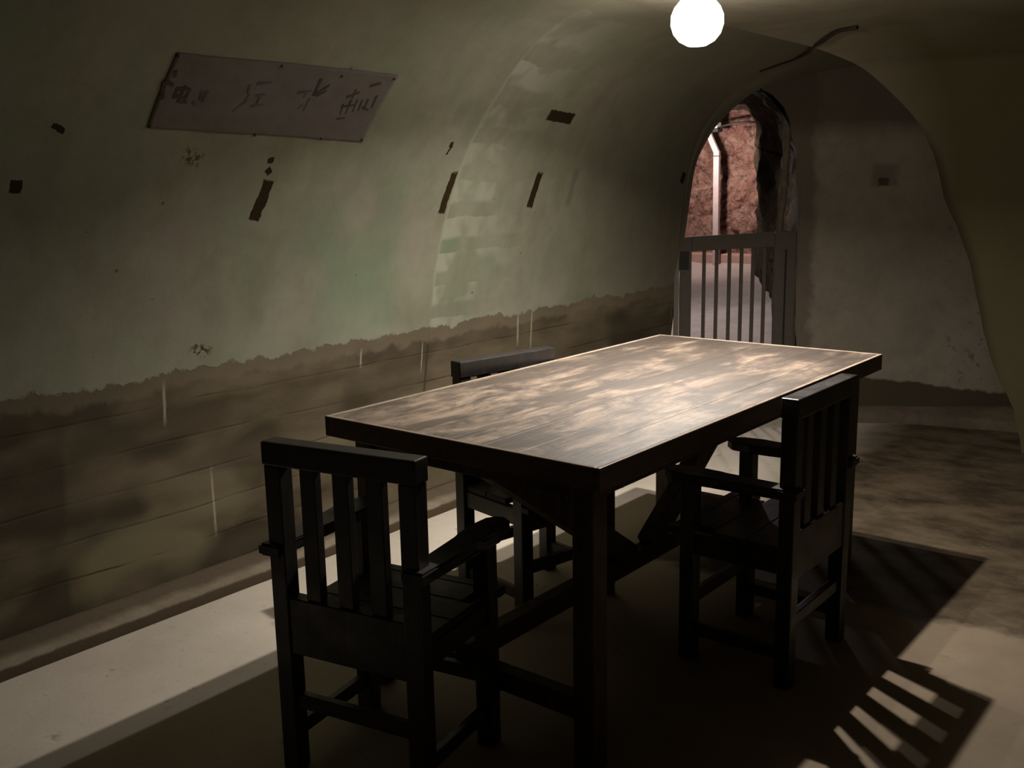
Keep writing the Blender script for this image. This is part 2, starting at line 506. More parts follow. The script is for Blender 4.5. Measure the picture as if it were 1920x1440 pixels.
M_KERB = mat_plaster('worn_concrete_kerb', (0.22, 0.18, 0.13, 1), (0.31, 0.26, 0.19, 1), kerb_stain_shade, 3)
M_KERB2 = mat_plaster('dark_earthy_ledge', (0.12, 0.095, 0.065, 1), (0.19, 0.155, 0.11, 1), None, 3)
M_TOP = mat_table_top()
M_TABLE = mat_wood('dark_brown_table_wood', (0.075, 0.048, 0.030, 1), (0.13, 0.085, 0.053, 1), 0.5, 0.35)
def worn_highlit_rim():
    g = G('table_edge_wood_worn_highlit_on_top', 0.42, 0.5)
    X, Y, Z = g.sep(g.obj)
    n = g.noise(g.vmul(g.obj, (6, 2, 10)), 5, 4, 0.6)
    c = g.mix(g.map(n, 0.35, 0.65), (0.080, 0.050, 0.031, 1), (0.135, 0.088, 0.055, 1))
    c = g.mix(g.math('MULTIPLY', g.map(Z, 0.7565, 0.7585), g.map(g.noise(g.obj, 12, 3), 0.30, 0.5, 0.35, 0.9)), c, (0.52, 0.42, 0.33, 1))  # pale top: bevel highlight painted in, together with wear
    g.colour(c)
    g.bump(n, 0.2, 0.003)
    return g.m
M_RIM = worn_highlit_rim()
M_CHAIR = mat_wood('near_black_chair_wood', (0.012, 0.010, 0.009, 1), (0.024, 0.019, 0.016, 1), 0.42, 0.5)
M_CHAIR.node_tree.nodes['Principled BSDF'].inputs['IOR'].default_value = 1.75
M_SEAT = mat_wood('dark_seat_board_wood', (0.030, 0.024, 0.020, 1), (0.055, 0.044, 0.036, 1), 0.45, 0.4)
M_GATE = mat_plain('grey_brown_gate_paint', (0.13, 0.108, 0.088, 1), 0.6)
M_ROCKD = mat_rock('dark_tunnel_rock', (0.045, 0.034, 0.022, 1), (0.085, 0.066, 0.042, 1), (0.02, 0.016, 0.011, 1), 1.6)
M_ROCKP = mat_rock('reddish_tunnel_rock', (0.30, 0.155, 0.115, 1), (0.42, 0.27, 0.205, 1), (0.10, 0.055, 0.045, 1), 1.6, 1.3)
M_TFLOOR = mat_plaster('trodden_tunnel_floor', (0.40, 0.34, 0.31, 1), (0.52, 0.45, 0.42, 1))
M_POLE = mat_plain('weathered_pole_bark', (0.30, 0.255, 0.18, 1), 0.8, var=0.5)
M_PAPER = mat_plain('faded_grey_paper', (0.205, 0.185, 0.165, 1), 0.95, 0.1, var=0.18)
M_INK = mat_plain('faded_ink', (0.115, 0.096, 0.088, 1), 0.95, 0.1, var=0.5)
M_INK2 = mat_plain('very_faded_ink', (0.165, 0.142, 0.130, 1), 0.95, 0.1, var=0.4)
M_CABLE = mat_plain('dark_cable_rubber', (0.035, 0.022, 0.016, 1), 0.7)
M_DUCT = mat_plain('pale_duct_plastic', (0.46, 0.385, 0.37, 1), 0.5)
M_DARKM = mat_plain('dark_metal', (0.03, 0.026, 0.024, 1), 0.5)
M_ENAMEL = mat_plain('white_enamel', (0.7, 0.7, 0.66, 1), 0.35)

# ------------------------------------------------------------------ vault geometry
def crom(pts, n):
    P = np.array(pts, float)
    P = np.vstack([2 * P[0] - P[1], P, 2 * P[-1] - P[-2]])
    m = len(pts) - 1
    out = []
    for i in range(n):
        t = i / (n - 1) * m
        k = min(int(t), m - 1)
        t -= k
        a, b, c, d = P[k:k + 4]
        out.append(.5 * ((2 * b) + (c - a) * t + (2 * a - 5 * b + 4 * c - d) * t * t + (-a + 3 * b - 3 * c + d) * t ** 3))
    return np.array(out)


CROWN = 1.95
NL = 67
LA = crom([(-.93, 0), (-.90, .3), (-.86, .6), (-.825, .8), (-.755, 1.14), (-.625, 1.43), (-.53, 1.57), (-.45, 1.66), (-.335, 1.778), (-.22, 1.86), (-.1, 1.91), (.05, CROWN)], NL)
LB = crom([(-.93, 0), (-.90, .3), (-.87, .6), (-.86, .72), (-.82, 1.02), (-.775, 1.40), (-.72, 1.57), (-.65, 1.68), (-.54, 1.79), (-.42, 1.86), (-.22, 1.915), (.05, CROWN)], NL)
RZ = crom([(0, .94), (.29, .86), (.52, .77), (1.1, .61), (1.55, .45), (1.8, .30), (1.9, .18), (CROWN, .05)], 80)
SYP = crom([(2.2, CROWN), (2.6, 1.935), (2.9, 1.88), (3.1, 1.8), (3.35, 1.55), (3.47, 1.1), (3.55, .52), (3.6, 0)], 50)


def xr(z):
    k = min(1, max(0, (1.85 - z) / 0.3))
    return float(np.interp(z, RZ[:, 0], RZ[:, 1])) + k * (0.030 * noise.noise(Vector((0.3, 7.7, z * 3.1))) + 0.012 * noise.noise(Vector((2.3, 1.7, z * 11))))
def side_z(y):
    if y <= 2.2: return CROWN
    if y >= 3.6: return 0.0
    return float(np.interp(y, SYP[:, 0], SYP[:, 1]))
def plane_y(x): return 3.33 + 0.6 * (x + 0.87)
def warp(x, y):
    if y <= 3.3: return y
    k = (plane_y(x) - 3.3) / 1.1
    return 3.3 + (y - 3.3) * min(max(k, 0.0), 1.0)
def left_ring(y):
    t = min(max((y - 1.26) / 2.09, 0), 1)
    return LA * (1 - t) + LB * t
def lump(p, amp=0.010):
    v = Vector(p)
    return amp * (noise.noise(v * 1.3) + 0.5 * noise.noise(v * 3.7) + 0.22 * noise.noise(v * 9))
def roughen(co, n, amp=0.010):
    return Vector(co) + Vector(n) * lump(co, amp)


ys = list(np.linspace(-3.2, 2.2, 109)) + [float(v) for v in SYP[1:, 0]] + [3.7, 3.85, 4.0, 4.2, 4.4]
ys_side = [y for y in ys if y <= 3.6001]

# left half of the vault, up to z about 1.86 it is the wall, above that the ceiling
KW = NL - 1
bmw, bmc = bmesh.new(), bmesh.new()
def grid(bm, rows):
    g = [[bm.verts.new(c) for c in r] for r in rows]
    for a, b in zip(g, g[1:]):
        for k in range(len(a) - 1):
            q = (a[k], a[k + 1], b[k + 1], b[k])
            if len({tuple(round(t, 6) for t in v.co) for v in q}) >= 3 and (q[0].co - q[2].co).length > 1e-5:
                bm.faces.new(q)
    return g
rows = []
for y in ys:
    R = left_ring(y)
    r = []
    for k, (x, z) in enumerate(R):
        k0, k1 = max(k - 1, 0), min(k + 1, NL - 1)
        t = R[k1] - R[k0]
        n = Vector((t[1], 0, -t[0])).normalized()
        a = 0.010 * min(1, z / 0.15) * min(1, (CROWN - z) / 0.02 + 0.0)
        c = roughen((x, y, z), n, a)
        # a slight step at the seam between the two bays
        if y < 1.27 and 0.75 < z < 1.88: c += n * 0.006 * math.exp(-(1.27 - y) / 0.15)
        c.y = warp(c.x, c.y)
        r.append(c)
    rows.append(r)
grid(bmw, [r[:KW + 1] for r in rows])
# right half of the main vault, from the crown down to where the side gallery opens
NR = 22
grow = []
for y in ys:
    zb = side_z(y)
    r = []
    for k in range(NR + 1):
        z = CROWN + (zb - CROWN) * k / NR
        x = xr(z)
        r.append(Vector((x, warp(x, y), z)))
    grow.append(r)
grid(bmc, [r for r in grow])
# side gallery: its roof, and the wall it comes down to on the far side
XS = [0.0, 0.004, 0.012, 0.03, 0.06, 0.1, 0.16, 0.25, 0.36, 0.5, 0.65, 0.8, 1.0]
def side_rows(lst):
    out = []
    for y in lst:
        z = side_z(y)
        x0 = xr(z)
        r = []
        for s in XS:
            x = x0 + (4.4 - x0) * s
            yy = warp(x, y) if s == 0 else y
            c = Vector((x, yy, z))
            if s > 0: 
                c.y += lump((x, y, z), 0.012)
                if y < 3.0: c.z += lump((x, y + 5, z), 0.010) * min(1, s * 6)
            r.append(c)
        out.append(r)
    return out
ks = [i for i, y in enumerate(ys_side) if y <= 2.21][-1]
grid(bmc, side_rows(ys_side[:ks + 1]))
bmr = bmesh.new()
grid(bmr, side_rows(ys_side[ks:]))
# the short stretch of right wall between the gallery mouth and the end wall is part of the ceiling sheet above;
o = link_mesh('wall_left', bmw, M_LEFT, smooth=True); tag(o, kind='structure')
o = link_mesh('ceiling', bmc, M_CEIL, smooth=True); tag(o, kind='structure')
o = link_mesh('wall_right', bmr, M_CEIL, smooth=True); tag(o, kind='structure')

# walls behind the camera that close the gallery
bm = bmesh.new()
vv = [bm.verts.new(c) for c in ((-1.0, -3.2, 0), (4.4, -3.2, 0), (4.4, -3.2, CROWN + .02), (-1.0, -3.2, CROWN + .02))]
bm.faces.new(vv)
o = link_mesh('wall_back', bm, M_RIGHT); tag(o, kind='structure')
bm = bmesh.new()
vv = [bm.verts.new(c) for c in ((4.4, -3.2, 0), (4.4, 3.62, 0), (4.4, 3.62, CROWN + .02), (4.4, -3.2, CROWN + .02))]
bm.faces.new(vv)
o = link_mesh('wall_far_right', bm, M_RIGHT); tag(o, kind='structure')

# end wall with the ragged doorway at its left side
OPEN = [(0, -.280), (.447, -.280), (1.046, -.293), (1.30, -.300), (1.453, -.312), (1.66, -.345), (1.737, -.375), (1.80, -.43), (1.845, -.50), (1.875, -.60), (1.89, -.75)]
def open_x(z):
    x = float(np.interp(z, [a for a, b in OPEN], [b for a, b in OPEN]))
    return x + 0.012 * noise.noise(Vector((3.3, 1.7, z * 9)))
def left_x(z):
    return float(np.interp(z, LB[:, 1], LB[:, 0]))
bm = bmesh.new()
rows = []
zz = list(np.linspace(0, 1.7, 60)) + list(np.linspace(1.71, CROWN, 40))
for z in zz:
    xa = max(open_x(z), left_x(z) - 0.01)
    xb = xr(z) + 0.01
    if z >= CROWN - 1e-6: xa, xb = 0.04, 0.06
    r = []
    for k in range(41):
        x = xa + (xb - xa) * k / 40
        y = plane_y(x)
        n = Vector((0.514, -0.857, 0))
        a = 0.012 * min(1, k / 4 + 0.2)
        r.append(roughen((x, y, z), n, a))
    rows.append(r)
grid(bm, rows)
# thickness of the jamb: return of the wall into the passage
ja = [Vector(r[0]) for r in rows]
rows2 = []
for j in range(5):
    rows2.append([c + Vector((-0.43, 0.9, 0)) * (0.05 * j) + Vector((0.02, 0.01, 0)) * j * noise.noise(c * 6 + Vector((0, j, 0))) for c in ja if c.z < 1.87])
grid(bm, rows2)
o = link_mesh('wall_end', bm, M_END, smooth=True); tag(o, kind='structure')

# floor
bm = bmesh.new()
fl = [(-1.0, -3.2), (4.4, -3.2), (4.4, 3.7), (0.98, 4.44), (-0.87, 3.34), (-1.0, 3.34)]
bm.faces.new([bm.verts.new((x, y, 0)) for x, y in fl])
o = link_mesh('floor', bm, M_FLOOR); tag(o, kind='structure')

# kerbs at the foot of the left wall and of the end wall
bm = bmesh.new()
rows = []
for i in range(220):
    y = -3.15 + i * (3.33 + 3.15) / 219
    e = 0.006 * noise.noise(Vector((0, y * 7, 1))) + 0.003 * noise.noise(Vector((0, y * 31, 1)))
    t = 0.004 * noise.noise(Vector((4, y * 9, 2)))
    rows.append([(-.765 + e * .4, y, -0.005), (-.768 + e * .6, y, .026 + t), (-.779 + e, y, .037 + t), (-.85 + e, y, .044 + t), (-.90, y, .052), (-.935, y, .056), (-.96, y, .03)])
grid(bm, rows)
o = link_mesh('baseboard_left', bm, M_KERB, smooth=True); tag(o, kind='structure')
bm = bmesh.new()
rows = []
dn = Vector((0.514, -0.857, 0))
for i in range(80):
    s = i / 79
    x = -0.255 + s * 1.21
    b = Vector((x, plane_y(x), 0))
    e = 0.010 * noise.noise(Vector((x * 8, 3, 1)))
    wd = 0.10 + 0.26 * max(0, (x - 0.25) / 0.65)
    rows.append([b + dn * (wd + e) + Vector((0, 0, -.005)), b + dn * (wd - .005 + e) + Vector((0, 0, .045)), b + dn * (wd - .02 + e) + Vector((0, 0, .056)), b + Vector((0, 0, .085)) - dn * .02])
grid(bm, rows)
o = link_mesh('baseboard_end', bm, M_KERB2, smooth=True); tag(o, kind='structure')

# ------------------------------------------------------------------ rough passage behind the doorway
def ramp(y): return max(0.0, 0.14 * (y - 4.5))
RW = [(-.285, 3.68), (-.52, 4.15), (-.80, 4.80), (-1.125, 5.49), (-1.444, 6.045), (-1.84, 6.69), (-2.36, 7.44), (-2.50, 7.75)]
def along(pts, n):
    P = crom(pts, n)
    return [Vector((a, b, 0)) for a, b in P]
path = along(RW, 90)
bm = bmesh.new()
rows = []
for i, c in enumerate(path):
    a, b = path[max(i - 1, 0)], path[min(i + 1, len(path) - 1)]
    t = (b - a).normalized()
    n = Vector((-t.y, t.x, 0))            # towards the passage
    r = []
    for k in range(46):
        q = k / 45
        if q < 0.62:
            off, h = 0.0, q / 0.62 * 1.35
        else:
            ang = (q - 0.62) / 0.38 * math.pi / 2
            off, h = 0.62 * (1 - math.cos(ang)), 1.35 + 0.62 * math.sin(ang)
        p = c + n * off + Vector((0, 0, h + ramp(c.y) * (1 if h < 1.3 else 0.8)))
        amp = min(1, i / 6)
        d = 0.06 * noise.noise(p * 2.1) + 0.05 * noise.noise(p * 5) + 0.025 * noise.noise(p * 13) - 0.05
        r.append(p + n * (d + 0.0) * amp)
    rows.append(r)
grid(bm, rows)
o = link_mesh('wall_passage_right', bm, M_ROCKD, smooth=True); tag(o, kind='structure')
# left side and roof of the passage
bm = bmesh.new()
rows = []
LW = [(-.93, 3.36), (-1.4, 4.0), (-2.2, 4.9), (-3.2, 6.0), (-4.4, 7.1), (-5.2, 8.6)]
for i, c in enumerate(along(LW, 60)):
    r = []
    for k in range(24):
        z = k / 23 * 2.4
        p = Vector((c.x, c.y, z))
        r.append(p + Vector((.6, -.6, 0)) * (0.10 * noise.noise(p * 3) - 0.05))
    rows.append(r)
grid(bm, rows)
o = link_mesh('wall_passage_left', bm, M_ROCKD, smooth=True); tag(o, kind='structure')
bm = bmesh.new()
rows = []
R1 = along([(-.10, 3.76), (-.8, 5.2), (-1.5, 6.5), (-2.4, 7.8), (-1.6, 9.0)], 60)
R2 = along(LW, 60)
for a, b in zip(R1, R2):
    r = []
    for k in range(30):
        p = a.lerp(b, k / 29)
        z = 1.93 + 0.13 * min(max((p.y - 4.2), 0), 3.6) ** 1.0 * 0.35
        p = Vector((p.x, p.y, z))
        r.append(p + Vector((0, 0, 0.05 * noise.noise(p * 3))))
    rows.append(r)
grid(bm, rows)
o = link_mesh('ceiling_passage', bm, M_ROCKD, smooth=True); tag(o, kind='structure')
# floor of the passage, climbing gently
bm = bmesh.new()
rows = []
for i in range(70):
    y = 3.25 + i * 5.6 / 69
    r = []
    for k in range(30):
        x = -5.2 + k * 5.2 / 29
        if y < 3.6 and x > -0.88:
            yy = max(y, plane_y(x) - 0.005)
        else:
            yy = y
        yy = max(yy, plane_y(x) - 0.005) if x > -0.95 else yy
        r.append((x, yy, ramp(yy) - 0.001 + 0.02 * noise.noise(Vector((x * 3, yy * 3, 0))) * min(1, max(0, yy - 4.2))))
    rows.append(r)
grid(bm, rows)
o = link_mesh('floor_passage', bm, M_TFLOOR, smooth=True); tag(o, kind='structure')
# reddish rock face at the passage end
bm = bmesh.new()
rows = []
for i in range(120):
    z = 0.35 + i * 2.0 / 119
    r = []
    for k in range(150):
        x = -5.3 + k * 4.0 / 149
        p = Vector((x, 8.22 + 0.1 * abs(x + 3.2) * 0, z))
        d = 0.10 * noise.noise(p * 1.9) + 0.11 * abs(noise.noise(p * 4.3)) + 0.06 * abs(noise.noise(p * 10)) + 0.02 * noise.noise(p * 24)
        d *= min(1, max(0.15, (z - 0.5) * 3))
        r.append((x, p.y - d + 0.04, z))
    rows.append(r)
grid(bm, rows)
o = link_mesh('wall_passage_end', bm, M_ROCKP, smooth=True); tag(o, kind='structure')
# low plinth along its foot
bm = bmesh.new()
box(bm, -5.2, -2.4, 8.02, 8.3, 0.42, 0.585, 0.008)
o = link_mesh('trim_1', bm, mat_plaster('pinkish_plinth_plaster', (0.42, 0.27, 0.22, 1), (0.5, 0.34, 0.28, 1))); tag(o, kind='structure')

# ------------------------------------------------------------------ table
W_, L_, H_ = 0.870, 1.709, 0.760
tb = empty('dining_table', (0, 0, 0))
tag(tb, 'long dark plank-topped wooden table in the middle of the vaulted room', 'table')
bm = bmesh.new()
npl = 8
x0, x1 = 0.0125, W_ - 0.0125
pw = (x1 - x0) / npl
for k in range(npl):
    box(bm, x0 + k * pw + .0004, x0 + (k + 1) * pw - .0004, 0.0125, L_ - 0.0125, 0.732, H_ - 0.0012 + random.uniform(-.0003, .0003), 0.0007)
box(bm, 0.013, W_ - .013, 0.013, L_ - .013, 0.722, 0.731, 0)
link_mesh('tabletop', bm, M_TOP, tb)
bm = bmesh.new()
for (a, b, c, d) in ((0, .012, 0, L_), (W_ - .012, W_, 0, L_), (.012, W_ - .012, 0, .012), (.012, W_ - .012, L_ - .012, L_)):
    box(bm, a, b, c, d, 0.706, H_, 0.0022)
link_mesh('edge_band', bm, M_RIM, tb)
bm = bmesh.new()
for (a, b, c, d) in ((.07, .095, .11, L_ - .11), (W_ - .095, W_ - .07, .11, L_ - .11), (.11, W_ - .11, .07, .095), (.11, W_ - .11, L_ - .095, L_ - .07)):
    box(bm, a, b, c, d, 0.655, 0.7215, 0.003)
link_mesh('under_rail', bm, M_TABLE, tb)
for ix in (0, 1):
    for iy in (0, 1):
        cx = .082 if ix == 0 else W_ - .082
        cyy = .082 if iy == 0 else L_ - .082
        bm = bmesh.new()
        box(bm, cx - .029, cx + .029, cyy - .029, cyy + .029, 0, 0.7215, 0.004)
        link_mesh('leg', bm, M_TABLE, tb)
for yy in (.082, L_ - .082):
    bm = bmesh.new()
    box(bm, .111, W_ - .111, yy - .02, yy + .02, .12, .175, 0.003)
    link_mesh('cross_stretcher', bm, M_TABLE, tb)
bm = bmesh.new()
box(bm, W_ / 2 - .024, W_ / 2 + .024, 0.03, L_ - 0.03, .176, .232, 0.004)
link_mesh('long_stretcher', bm, M_TABLE, tb)
for (a, b) in (((W_ / 2, .80, .222), (W_ / 2, .125, .682)), ((W_ / 2, .91, .222), (W_ / 2, L_ - .125, .682))):
    bm = bmesh.new()
    bar(bm, a, b, .052, .072, 0.003)
    link_mesh('brace', bm, M_TABLE, tb)


# ------------------------------------------------------------------ armchairs
def make_chair():
    ch = empty('armchair', (0, 0, 0))
    w2, st = 0.202, 0.044
    yb, yf = -0.17, 0.165            # rear faces and front faces of the legs
    HT, SEAT = 0.800, 0.385
    for s in (-1, 1):
        xa, xb = (s * w2, s * (w2 - st)) if s > 0 else (-w2, -w2 + st)
        xa, xb = min(xa, xb), max(xa, xb)
        bm = bmesh.new()
        box(bm, xa, xb, yb, yb + .044, 0, HT - .055, 0.003)
        link_mesh('rear_leg', bm, M_CHAIR, ch)
        bm = bmesh.new()
        box(bm, xa, xb, yf - .044, yf, 0, .532, 0.003)
        link_mesh('front_leg', bm, M_CHAIR, ch)
        # arm: narrow behind, broad rounded paddle in front
        bm = bmesh.new()
        c = s * (w2 - st / 2 + .012)
        out = []
        pts = [(-.026, yb - .012), (-.026, .045), (-.040, .062), (-.044, .13), (-.036, .19), (-.018, .212), (0.004, .216), (.024, .205), (.038, .178), (.042, .12), (.040, .058), (.030, .04), (.030, yb - .012)]
        outline = [(c + s * px, py) for px, py in pts]
        if s < 0: outline = outline[::-1]
        prism(bm, outline, .533, .562, 0.005)
        link_mesh('armrest', bm, M_CHAIR, ch)
        bm = bmesh.new()
        xm = s * (w2 - st / 2)
        box(bm, xm - .013, xm + .013, yb + .045, yf - .045, .318, .372, 0.003)
        link_mesh('seat_rail', bm, M_CHAIR, ch)
        bm = bmesh.new()
        box(bm, xm - .011, xm + .011, yb + .045, yf - .045, .075, .110, 0.003)
        link_mesh('stretcher', bm, M_CHAIR, ch)
    bm = bmesh.new()
    box(bm, -w2 - .003, w2 + .003, yb - .003, yb + .047, HT - .0545, HT, 0.004)
    link_mesh('top_rail', bm, M_CHAIR, ch)
    bm = bmesh.new()
    box(bm, -w2 + st, w2 - st, yb + .004, yb + .040, .300, .436, 0.003)
    link_mesh('back_rail', bm, M_CHAIR, ch)
    inner = 2 * (w2 - st)
    sw = 0.041
    gap = (inner - 3 * sw) / 4
    for k in range(3):
        xx = -w2 + st + gap + k * (sw + gap)
        bm = bmesh.new()
        box(bm, xx, xx + sw, yb + .010, yb + .034, .4365, HT - .055, 0.002)
        link_mesh('back_slat', bm, M_CHAIR, ch)
    bm = bmesh.new()
    for k in range(3):
        ya = yb + .048 + k * .0985
        box(bm, -w2 + st + .002 if k == 9 else -w2 + .012, w2 - .012, ya, ya + .096, .373, .393, 0.003) if k < 2 else \
            box(bm, -w2 + .0455, w2 - .0455, ya, yf + .0005, .373, .393, 0.003)
    box(bm, -w2 - .004, w2 + .004, yf + .001, yf + .036, .372, .393, 0.004)
    link_mesh('seat', bm, M_SEAT, ch)
    bm = bmesh.new()
    box(bm, -w2 + st, w2 - st, yf - .036, yf - .008, .318, .372, 0.003)
    link_mesh('front_rail', bm, M_CHAIR, ch)
    for yy, z in ((yf - .022, .16), (yb + .022, .16)):
        bm = bmesh.new()
        box(bm, -w2 + st, w2 - st, yy - .011, yy + .011, z, z + .036, 0.003)
        link_mesh('stretcher', bm, M_CHAIR, ch)
    return ch


def copy_tree(o):
    c = o.copy()
    col.objects.link(c)
    for k in list(o.children):
        d = k.copy()
        col.objects.link(d)
        d.parent = c
    return c


def place(ch, x, y, rz, label):
    ch.location = (x, y, 0)
    ch.rotation_euler = (0, 0, rz)
    tag(ch, label, 'chair', 'slat-back armchairs around the table')


chair = make_chair()
# local +y is the way the sitter faces; x,y below are the middle of the top rail's outer face moved to the chair's centre
def centre(px, py, rz, d=0.173):
    return px - d * math.sin(rz), py + d * math.cos(rz)
rz1 = math.radians(11)
spots = [
    ((0.412, -0.325), rz1, 'nearest black slat-back armchair, at the near end of the table with its back to us'),
    ((1.010, 0.895), math.radians(90), 'black slat-back armchair on the right side of the table, seen side on'),
    ((-0.098, 0.842), math.radians(-101), 'black slat-back armchair behind the table by the left wall, mostly hidden under the tabletop'),
]
for i, ((px, py), rz, lab) in enumerate(spots):
    c = chair if i == 0 else copy_tree(chair)
    x, y = centre(px, py, rz)
    place(c, x, y, rz, lab)

# ------------------------------------------------------------------ gate in the doorway
H0 = Vector((-0.835, plane_y(-0.835) - 0.02, 0))
H1 = Vector((-0.288, plane_y(-0.288) - 0.02, 0))
gd = (H1 - H0)
GL = gd.length
ga = math.atan2(gd.y, gd.x)
gt = empty('wooden_gate', H0, ga)
tag(gt, 'low barred wooden gate closing the rock doorway at the far left', 'gate')
def gp(x0_, x1_, z0a, z0b, z1a, z1b, y0_, y1_, name, mat=M_GATE):
    bm = bmesh.new()
    vv = box(bm, x0_, x1_, y0_, y1_, 0, 1, 0)
    for v in vv:
        t = (v.co.x - x0_) / (x1_ - x0_)
        lo, hi = z0a + (z0b - z0a) * t, z1a + (z1b - z1a) * t
        v.co.z = hi if v.co.z > .5 else lo
    bmesh.ops.bevel(bm, geom=list(bm.edges), offset=.002, segments=1, affect='EDGES')
    return link_mesh(name, bm, mat, gt)
def ztop(x): return 1.040 + 0.028 * x / GL
def gx(u):   # position along the gate for a bar, from its share of the gate's length
    return u * GL
gp(-.032, -.004, 0, 0, 1.035, 1.035, -.02, .03, 'hinge_post', mat_plain('pale_jamb_paint', (0.24, 0.22, 0.18, 1)))
gp(0, .066, .03, .03, ztop(0), ztop(.066), 0, .032, 'stile')
gp(GL - .115, GL, .03, .03, ztop(GL - .115), ztop(GL), 0, .032, 'stile')
gp(GL - .060, GL - .052, .03, .03, ztop(GL) - .1, ztop(GL) - .1, -.008, 0.0, 'cover_strip', M_DARKM)
gp(.0665, GL - .1155, ztop(.066) - .082, ztop(GL) - .086, ztop(.066), ztop(GL - .115), 0.001, .031, 'top_rail')
gp(.0665, GL - .1155, .05, .05, .14, .14, 0.001, .031, 'bottom_rail')
for u in (1329, 1351, 1373.5, 1395, 1416, 1437):
    # image columns 1287..1495 span the gate; the far end is a little smaller
    s = (u - 1287) / 208
    s = s + 0.07 * s * (1 - s)
    gp(gx(s) - .010, gx(s) + .010, .1405, .1405, ztop(gx(s)) - .083, ztop(gx(s)) - .083, .006, .026, 'bar')
for z in (.25, .86):
    bm = bmesh.new()
    box(bm, -.006, .05, -.006, -.0005, z, z + .10, .002)
    link_mesh('hinge', bm, M_DARKM, gt)

# weathered pole at the right jamb
pp = [(-.435 + .05 * t + .008 * math.sin(9 * t), 3.70, 1.70 * t) for t in [i / 24 for i in range(25)]]
bm = bmesh.new()
tube(bm, pp, [.019 + .003 * noise.noise(Vector((0, 0, i * .9))) + (.004 if i in (9, 10, 19) else 0) for i in range(25)], 12)
o = link_mesh('wooden_pole', bm, M_POLE, smooth=True)
tag(o, 'thin weathered upright pole at the right jamb behind the barred gate', 'pole')

# ------------------------------------------------------------------ duct, pipe and lamp in the passage
du = empty('cable_duct', (-3.02, 7.95, ramp(7.95)))
tag(du, 'pale upright cable duct standing before the reddish rock face', 'duct')
def durel(p): return tuple(Vector(p) - Vector((-3.02, 7.95, ramp(7.95))))
bm = bmesh.new(); bar(bm, durel((-3.02, 7.95, 0.44)), durel((-3.035, 7.95, 1.655)), .062, .04, .003, Vector((0, 1, 0)))
link_mesh('upright_section', bm, M_DUCT, du)
bm = bmesh.new(); bar(bm, durel((-3.034, 7.949, 1.64)), durel((-3.13, 7.95, 1.83)), .058, .036, .003, Vector((0, 1, 0)))
link_mesh('bent_section', bm, M_DUCT, du)
bm = bmesh.new(); box(bm, *[v for pr in ((durel((-3.072, 0, 0))[0], durel((-2.995, 0, 0))[0]), (durel((0, 7.925, 0))[1], durel((0, 7.928, 0))[1]), (durel((0, 0, 1.60))[2], durel((0, 0, 1.608))[2])) for v in pr], bev=0)
link_mesh('clip', bm, M_DARKM, du)
fx = empty('flood_lamp', (-3.045, 7.90, 1.91))
tag(fx, 'small white box lamp high up over the pale duct in the passage', 'lamp')
bm = bmesh.new(); box(bm, -.055, .055, -.05, .05, -.03, .035, .006)
link_mesh('housing', bm, M_ENAMEL, fx)
bm = bmesh.new(); box(bm, -.075, .07, -.06, .055, -.065, -.0305, .004)
link_mesh('shroud', bm, M_DARKM, fx)
bm = bmesh.new()
tube(bm, [(-2.98, 7.92, 1.90), (-2.85, 7.95, 1.925), (-2.72, 7.98, 1.93), (-2.60, 8.02, 1.925)], .012, 8)
o = link_mesh('pipe', bm, M_DARKM, smooth=True)
tag(o, 'thin dark pipe running right from the white box lamp in the passage', 'pipe')
tl = lamp_light('tunnel_light', 'AREA', (-2.90, 7.30, 1.72), P_TUNNEL, (1.0, 0.80, 0.76), 0.10)
pl_ = lamp_light('passage_light', 'AREA', (-2.28, 5.62, 1.80), P_PASSAGE, (1.0, 0.90, 0.88), 0.05, spread=165)
pl_.rotation_euler = Vector((0.30, -0.25, -1)).to_track_quat('-Z', 'Y').to_euler()
tl.rotation_euler = Vector((-0.2, 0.9, -0.5)).to_track_quat('-Z', 'Y').to_euler()

# ------------------------------------------------------------------ hanging lamp
lp = empty('ceiling_lamp', (LAMP.x, LAMP.y, CROWN))
tag(lp, 'glaring round glass globe lamp hanging from the vault above the table', 'lamp')
def lr(z): return z - CROWN
gm = G('glowing_globe_glass', 0.3)
em = gm.n.new('ShaderNodeEmission'); em.inputs[0].default_value = (1, 0.95, 0.90, 1); em.inputs[1].default_value = 3.0
tr = gm.n.new('ShaderNodeBsdfTransparent')
mx = gm.n.new('ShaderNodeMixShader'); mx.inputs[0].default_value = 0.45
gm.t.links.new(tr.outputs[0], mx.inputs[1]); gm.t.links.new(em.outputs[0], mx.inputs[2])
gm.t.links.new(mx.outputs[0], gm.n['Material Output'].inputs['Surface'])
bm = bmesh.new()
prof = [(.004, -.083), (.03, -.080), (.056, -.066), (.074, -.044), (.083, -.016), (.082, .012), (.072, .036), (.055, .056), (.040, .066)]
dx = Vector((-.04, 0, 0))
lathe(bm, [(r, z + lr(LAMP.z)) for r, z in prof], 40, dx)
link_mesh('globe', bm, gm.m, lp, True)
bm = bmesh.new()
lathe(bm, [(.044, lr(LAMP.z) + .062), (.046, lr(LAMP.z) + .085), (.034, lr(LAMP.z) + .092), (.05, -.012), (.052, .004)], 32, dx)
link_mesh('ceiling_rose', bm, M_ENAMEL, lp, True)

